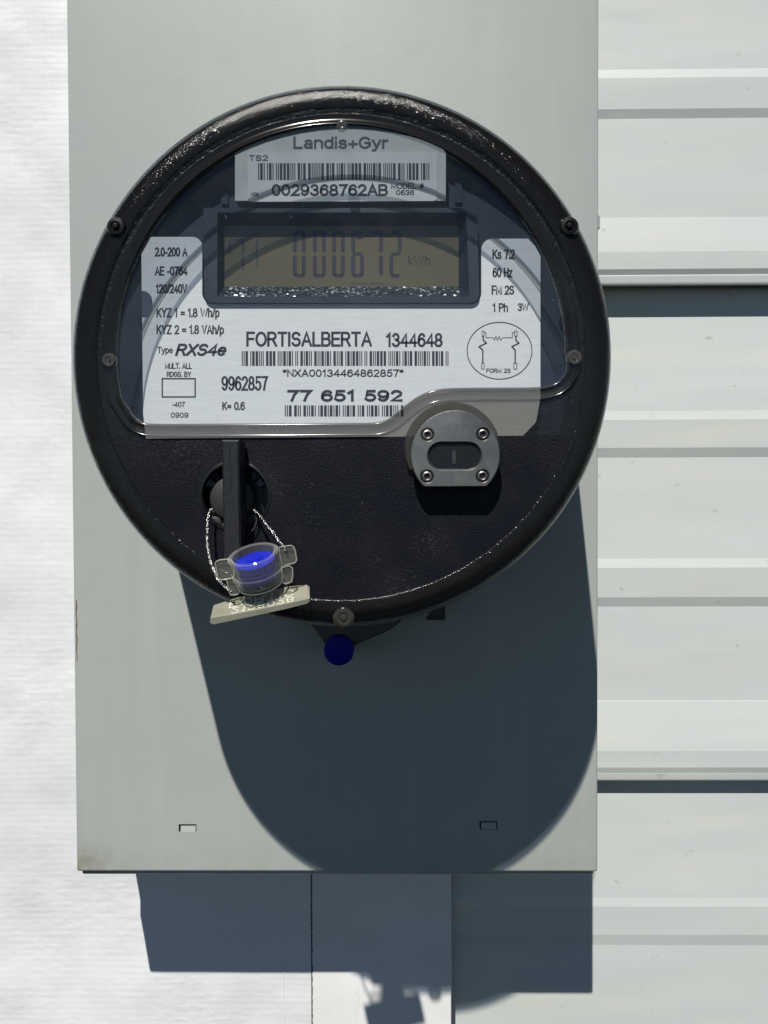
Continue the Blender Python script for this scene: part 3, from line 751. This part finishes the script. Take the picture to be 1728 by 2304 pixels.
def strokes(lines, y, wpx, name, parent, mat):
    mb = MB(); hw = wpx*mm_per_px(y)/2
    for ln in lines:
        pts = [Vector(XZ(a, b, y)) for a, b in ln]
        for a, b in zip(pts, pts[1:]):
            d = (b-a); 
            if d.length < 1e-6: continue
            d.normalize(); n_ = Vector((-d.y, d.x))*hw; e = d*hw*.6
            q = [a-e+n_, a-e-n_, b+e-n_, b+e+n_]
            mb.add([(v.x, y, v.y) for v in q]+[(v.x, y+.04, v.y) for v in q], [(0,1,2,3), (4,7,6,5), (0,4,5,1), (1,5,6,2), (2,6,7,3), (3,7,4,0)])
    return mb.build(name, mat, parent)
strokes([[(365, 852), (439, 852), (439, 893), (365, 893), (365, 852)]], YT, 3.0, 'printed_box', plate, ink)
circ = [(1124+73*math.cos(R(a)), 789+64*math.sin(R(a))) for a in range(0, 361, 6)]
strokes([circ], YT, 2.0, 'printed_ring', plate, ink)
Q = lambda l: [(900+.3014*a, 500+.3014*b) for a, b in l]
strokes([Q([(612, 812), (628, 812), (628, 850), (612, 850), (612, 812)]), Q([(856, 812), (874, 812), (874, 850), (856, 850), (856, 812)]),
         Q([(610, 1052), (628, 1052), (628, 1096), (610, 1096), (610, 1052)]), Q([(850, 1052), (872, 1052), (872, 1096), (850, 1096), (850, 1052)]),
         Q([(628, 825), (642, 825), (642, 862), (695, 862), (705, 880), (716, 850), (728, 882), (740, 850), (752, 882), (765, 862), (838, 862), (838, 825), (856, 825)])],
        YT, 1.5, 'printed_diagram', plate, ink)
strokes([Q([(620, 850), (622, 880), (645, 902), (590, 928), (618, 955), (618, 1050)]), Q([(865, 850), (865, 880), (888, 902), (835, 928), (860, 955), (860, 1050)])], YT, 3.0, 'printed_diagram', plate, ink)

# display and its bezel ---------------------------------------------
YD = -84.4
inner = LX([(505, 645), (1032, 645), (1032, 508), (505, 508)], YD)
mid = LX([(489, 667), (1056, 667), (1043, 492), (492, 492)], -88.3)
outr = LX([(476, 667), (1064, 667), (1056, 478), (476, 478)], -89.4)
edge = LX([(459, 682), (1079, 682), (1073, 468), (458, 468)], -89.0)
mb = MB(); mb.wall(edge, -86.0, edge, -89.0)
re = round_poly(edge, [20*px, 20*px, 3*px, 3*px], 6); ro = round_poly(outr, [.2, .2, .2, .2], 6)
mb = MB(); mb.tri([re, outr], -89.2); mb.wall(re, -89.2, re, -86.0)
fr2 = LX([(489, 667), (1056, 667), (1049, 478), (489, 478)], -89.2)
mb = MB(); mb.tri([re, fr2], -89.2); mb.wall(re, -89.2, re, -83.6)
mb.build('display_bezel', M['bezel'], meter)
bz = bpy.data.objects['display_bezel']
def facet(i, j, mat, name='bezel_slope'):
    m2 = MB(); A, B, C_, D = fr2[i], fr2[j], inner[j], inner[i]
    m2.add([(A[0], -89.2, A[1]), (B[0], -89.2, B[1]), (C_[0], YD, C_[1]), (D[0], YD, D[1])], [(0, 1, 2, 3)])
    # dense grid so the coarse grain has room
    return m2.build(name, mat, bz)
facet(0, 1, M['glitter']); facet(1, 2, M['bezel']); facet(2, 3, M['bezel']); facet(3, 0, M['bezel'])
a = XZ(500, 650, YD); b = XZ(1037, 503, YD)
mb = MB(); mb.slab(rrect(a[0], b[0], a[1], b[1], .2, 2), YD, YD+.5); lcd = mb.build('display', M['lcd'], meter)
YG = YD-.05
def seg_digit(x0, x1, y0, y1, segs, wv, wh, mb):
    ym = (y0+y1)/2; g = 2.0
    def hexa(a, b, vertical, w_):
        if vertical:
            x, s0, s1 = a, b[0], b[1]; q = [(x, s0), (x+w_/2, s0+w_*.5), (x+w_/2, s1-w_*.5), (x, s1), (x-w_/2, s1-w_*.5), (x-w_/2, s0+w_*.5)]
        else:
            y, s0, s1 = a, b[0], b[1]; q = [(s0, y), (s0+w_*.5, y-w_/2), (s1-w_*.5, y-w_/2), (s1, y), (s1-w_*.5, y+w_/2), (s0+w_*.5, y+w_/2)]
        mb.slab(ccw(LX(q, YG)), YG, YG+.04)
    if 'a' in segs: hexa(y0+wh/2, (x0+3, x1-3), False, wh)
    if 'd' in segs: hexa(y1-wh/2, (x0+3, x1-3), False, wh)
    if 'g' in segs: hexa(ym, (x0+3, x1-3), False, wh)
    if 'f' in segs: hexa(x0+wv/2, (y0+3, ym-g), True, wv)
    if 'b' in segs: hexa(x1-wv/2, (y0+3, ym-g), True, wv)
    if 'e' in segs: hexa(x0+wv/2, (ym+g, y1-3), True, wv)
    if 'c' in segs: hexa(x1-wv/2, (ym+g, y1-3), True, wv)
DIG = {'0': 'abcdef', '6': 'afgedc', '7': 'abc', '2': 'abged'}
for dgt, x0_, x1_ in (('0', 659, 688), ('0', 704, 733), ('0', 747, 776), ('6', 790, 819), ('7', 832, 862), ('2', 876, 904)):
    mb = MB(); seg_digit(x0_, x1_, 519, 624, DIG[dgt], 9, 7.5, mb); mb.build('display_digit', M['lcdink'], lcd)
mb = MB(); seg_digit(515, 549, 537, 612, 'abcf', 5, 4, mb)
for q in ([(575, 541), (580, 541), (580, 601), (577, 601)], ): mb.slab(ccw(LX(q, YG)), YG, YG+.04)
mb.build('faded_digits', M['ghost'], lcd)
text('kWh', 918, 968, 575, 597, YG, lcd, M['lcdink'], 1.9, name='display_unit'); text('VAL', 565, 583, 523, 534, YG, lcd, M['ghost'], 2.0, name='display_unit')
mb = MB()
for x0_, x1_ in ((790, 828), (833, 864)): quad_px(mb, x0_, x1_, 634, 640, YG)
mb.build('display_marks', M['mark'], lcd)

# optical port ------------------------------------------------------
YO = -109.0; so_ = mm_per_px(YO)
oc = XZ(1024.5, 1023.5, YO); OR = 100.5*so_; flat = XZ(1024, 1096, YO)[1]
def port_outline(r, fl, n=60):
    t = math.asin((fl-oc[1])/r); pts = circle(oc[0], oc[1], r, n, t, math.pi-t)
    return pts
po = port_outline(OR, flat)
# soften the two lower corners
po = ccw(po); po = round_poly([po[0]]+po[1:-1]+[po[-1]], [2.0]+[0]*(len(po)-2)+[2.0], 4)
stad = []
sc = [XZ(993, 1026, YO), XZ(1053, 1026, YO)]; sr = 30.5*so_
stad = circle(sc[1][0], sc[1][1], sr, 14, -math.pi/2, math.pi/2)+circle(sc[0][0], sc[0][1], sr, 14, math.pi/2, 1.5*math.pi)
riv = [XZ(962, 978, YO), XZ(1087, 977, YO), XZ(961, 1072, YO), XZ(1086, 1071, YO)]
rr = 11.5*so_
port = bpy.data.objects.new('optical_port', None)
mb = MB()
holes = [stad]+[circle(c[0], c[1], rr+.35, 28) for c in riv]
mb.slab(po, YO, YO+1.6, holes=holes, ch=.35)
portp = mb.build('optical_port', M['steel'], meter, 30)
mb = MB(); mb.slab(offset(po, -.35), YO+1.6, -102.0); mb.build('port_body', M['black'], portp, 30)
mb = MB()
mb.slab(offset(stad, -.15), YO+1.0, YO+1.7); mb.build('port_window', M['black'], portp)
mb = MB(); mb.wall(offset(stad, -.02), YO+.35, offset(stad, -.35), YO+.95); mb.build('window_edge', M['ridge'], portp, 30)
mb = MB(); a = XZ(1018, 1043, YO); b = XZ(1026, 1013, YO); mb.box(a[0], b[0], YO+.85, YO+1.05, a[1], b[1]); mb.build('light_guide', M['dome'], portp)
for c in riv:
    mb = MB(); mb.lathe([(rr*.55, YO+1.2), (rr*.55, YO+.35), (rr*.72, YO+.15), (rr*.95, YO+.3), (rr, YO+.6), (rr+.3, YO+1.5)], c[0], c[1], 28); s_ = mb.build('rivet', M['steel'], portp, 40)
    hx = [(c[0]+rr*.57*math.cos(R(a)), c[1]+rr*.57*math.sin(R(a))) for a in range(0, 360, 60)]
    mb.v = []; mb.f = []; mb.slab(hx, YO+.95, YO+1.3); mb.build('rivet_core', M['lever'], portp)
# raised collar the port sits in
mb = MB(); bc = XZ(1018, 1012, -104)
mb.lathe([(15.6, -102.2), (15.4, -103.6), (14.9, -104.1), (13.5, -104.1), (12, -103.8)], bc[0], bc[1], 80, R(-25), R(205)); mb.build('port_collar', M['ridge'], meter, 40)

# pegs ----------------------------------------------------------------
def peg(px_, py_, y, rpx, mat, h=1.6, dp=1.3):
    c = XZ(px_, py_, y); r_ = rpx*mm_per_px(y); mb = MB()
    pr_ = [(0, y-h*.55), (r_*.25, y-h*.5), (r_*.34, y-h*.2), (r_*.5, y-h*.35), (r_*.8, y-h*.3), (r_*.97, y), (r_, y+.6), (r_, y+dp)]
    mb.lathe(pr_, c[0], c[1], 32); return mb.build('cover_peg', mat, meter, 40)
M['clearpeg'] = m_smoke('clear_peg_plastic', (.92, .92, .9), .62, (.14, .135, .12), .12)
M['peg'] = m_simple('black_peg_plastic', (.004, .004, .005), .4, spec=.3)
peg(262, 511, -103.2, 23, M['peg'], 3.2); peg(1280, 510, -103.2, 23, M['peg'], 3.2)
peg(769, 282, -104.2, 12, M['clearpeg'], .8, 1.2); peg(245, 811, -104.2, 17, M['clearpeg']); peg(1293, 805, -104.2, 18, M['clearpeg']); peg(773, 1390, -103.0, 25, M['ridge'])
seat(meter)

# ------------------------------------------------------------------ the hanging seal
seal = thing('seal_tag', 'clear plastic wire seal with blue core and milky tag hanging from the lever', 'seal', (-35, -112, -85))
C5 = lambda x, y: (420+.2261*x, 950+.2261*y)
def p5(x, y, d): q = C5(x, y); return P(q[0], q[1], d)
# frame of the cup: axis leans to the right of upright and tips towards the camera
base = p5(742, 1618, -114.5); top = p5(710, 1250, -114.5)
ax = (top-base); hgt = ax.length; ax.normalize(); ax = (ax+Vector((-.10, -.40, 0))).normalized()
sx = Vector((1, 0, .34)); sx = (sx-ax*sx.dot(ax)).normalized(); sy = ax.cross(sx)
def ringpts(o, r, n=40, rz=None, a0=0, a1=2*math.pi):
    return [o+sx*(r*math.cos(a0+(a1-a0)*k/n))+sy*((rz or r)*math.sin(a0+(a1-a0)*k/n)) for k in range(n if a1-a0 > 6.28 else n+1)]
cr = 7.5
def revolve(mb, prof, n=40):
    rings = [ringpts(base+ax*h_*.86, max(r_, .001), n) for r_, h_ in prof]; V = [v for r_ in rings for v in r_]
    mb.add(V, [(i*n+k, i*n+(k+1) % n, (i+1)*n+(k+1) % n, (i+1)*n+k) for i in range(len(rings)-1) for k in range(n)])
mb = MB(); revolve(mb, [(0, .0), (cr*.7, 0), (cr*.93, .4), (cr, 1.5), (cr, 4.4), (cr*1.06, 4.8), (cr*1.06, 5.6), (cr, 6.0), (cr, 12.0), (cr*1.05, 12.3), (cr*.98, 12.8), (cr*.86, 12.3), (cr*.86, 1.2), (0, 1.0)])
mb.build('clear_housing', M['clear'], seal, 40)
mb = MB(); revolve(mb, [(0, 2.6), (cr*.70, 2.6), (cr*.84, 3.2), (cr*.84, 6.4), (cr*.78, 6.7), (cr*.78, 7.2), (cr*.84, 7.4), (cr*.84, 9.8), (cr*.72, 10.3), (cr*.36, 10.4), (cr*.30, 11.4), (0, 11.5)])
mb.build('blue_core', M['blue'], seal, 35)
def plate3(outline, d, th, name, mat, par, ch=0):
    mb = MB(); n = len(outline); F = [p5(x, y, d) for x, y in outline]; B = [v+Vector((0, th, 0)) for v in F]
    mb.add(F+B, [tuple(range(n)), tuple(range(2*n-1, n-1, -1))]+[(i, (i+1) % n, n+(i+1) % n, n+i) for i in range(n)]); return mb.build(name, mat, par)
for ol in ([(285, 1410), (300, 1385), (330, 1372), (420, 1362), (450, 1380), (470, 1400), (475, 1520), (440, 1560), (330, 1570), (310, 1545), (290, 1440)],
           [(925, 1245), (1040, 1228), (1062, 1240), (1080, 1280), (1097, 1370), (1080, 1400), (1000, 1420), (950, 1440), (930, 1330)],
           [(400, 1560), (470, 1550), (520, 1600), (520, 1700), (495, 1718), (440, 1722), (425, 1690)],
           [(950, 1450), (1020, 1430), (1050, 1450), (1056, 1530), (1045, 1590), (985, 1612), (950, 1590)]):
    ear = plate3(ol, -116.5, 1.1, 'housing_ear', M['clear'], seal)
    cen = sum((p5(x, y, -116.5) for x, y in ol), Vector())/len(ol)
    mb = MB(); mb.tube([p5(x, y, -116.7) for x, y in ol+ol[:2]], .26, 6); mb.build('ear_edge_highlight', M['edgelight'], ear, 60)  # tube added along the outline to paint the ear's bright edge
# tag: a slab running from a back edge up under the cup to a front edge that faces the camera
def tagp(x, y, d): return p5(x, y, d)
TB, TF = -110.5, -119.5
bk_ = [(268, 1822), (500, 1745), (760, 1700), (1000, 1635), (1195, 1618), (1222, 1636)]
ft_ = [(236, 1950), (470, 1912), (740, 1860), (985, 1808), (1195, 1762), (1226, 1752)]
fb_ = [(232, 1995), (262, 2012), (740, 1912), (985, 1858), (1195, 1805), (1226, 1782)]
n = len(bk_)
Bk = [tagp(x, y, TB) for x, y in bk_]; Ft = [tagp(x, y, TF) for x, y in ft_]; Fb = [tagp(x, y, TF+.3) for x, y in fb_]
th = (Fb[2]-Ft[2]); Bb = [b+th for b in Bk]
mb = MB(); V = Bk+Ft+Fb+Bb; F = []
for i in range(n-1):
    F += [(i, i+1, n+i+1, n+i), (n+i, n+i+1, 2*n+i+1, 2*n+i), (2*n+i, 2*n+i+1, 3*n+i+1, 3*n+i), (3*n+i, 3*n+i+1, i+1, i)]
F += [(0, n, 2*n, 3*n), (n-1, 4*n-1, 3*n-1, 2*n-1)]
mb.add(V, F); tag = mb.build('tag', M['tag'], seal)
# moulded lettering lying on the sloping face, upside down as seen from here
def tag_text(s, A, B, C_, D, sw):
    """A, B: base line start and end, C_, D: cap line start and end, on the tag's sloping face"""
    st, wd = layout(s, .25); flat_ = MB(); nrm = (B-A).cross(C_-A).normalized()
    if nrm.y > 0: nrm = -nrm
    Wm = (B-A).length; Hm = (C_-A).length
    for ln in st: ribbon(flat_, [(a/wd*Wm, b*Hm) for a, b in ln], sw/2, 0, .25)
    V = []
    for x, y, z in flat_.v:
        u = x/Wm; t = z/Hm; V.append((A+(B-A)*u)*(1-t)+(C_+(D-C_)*u)*t+nrm*(.18-y))
    mb = MB(); mb.add(V, flat_.f); return mb.build('lettering', M['tagtext'], tag)
def on_tag(x, t):
    """point of the tag's upper face: x in crop pixels, t from back edge 0 to front edge 1"""
    def lerp(pl_, pts, x):
        for i in range(len(pl_)-1):
            if pl_[i][0] <= x <= pl_[i+1][0]:
                k = (x-pl_[i][0])/(pl_[i+1][0]-pl_[i][0]); return pts[i].lerp(pts[i+1], k)
        return pts[0] if x < pl_[0][0] else pts[-1]
    return lerp(bk_, Bk, x).lerp(lerp(ft_, Ft, x), t)
tag_text('FORTIS', on_tag(445, .12), on_tag(1060, .24), on_tag(425, .55), on_tag(1060, .62), .42)
tag_text('2128028', on_tag(455, .62), on_tag(1060, .70), on_tag(445, .96), on_tag(1065, .97), .36)
# wire
wr = .42
def wirepts(l, d0, d1): 
    n_ = len(l); pts = [p5(a, b, d0+(d1-d0)*i/(n_-1)) for i, (a, b) in enumerate(l)]; return catmull(pts, 6)
def twist(l, d0, d1, name='wire'):
    c = wirepts(l, d0, d1); mb = MB()
    for ph in (0, math.pi):
        pts = []; 
        for i, p in enumerate(c):
            t = (c[min(i+1, len(c)-1)]-c[max(0, i-1)]).normalized(); a = t.orthogonal().normalized(); b = t.cross(a); w_ = ph+i*.9
            pts.append(p+a*(.24*math.cos(w_))+b*(.24*math.sin(w_)))
        mb.tube(pts, .27, 7)
    return mb.build(name, M['wire'], seal, 60)
twist([(270, 905), (245, 865), (215, 940), (205, 1060), (205, 1200), (220, 1290), (240, 1400), (290, 1510), (320, 1575), (400, 1650), (440, 1680)], -104.5, -116.8)
twist([(672, 875), (720, 920), (790, 1010), (860, 1100), (930, 1195), (975, 1245), (990, 1275)], -104.5, -117)
mb = MB(); mb.tube(wirepts([(672, 875), (695, 960), (680, 1040), (620, 1110), (545, 1140)], -104.5, -104), .22, 6); mb.build('wire', M['ring'], seal)
seat(seal)
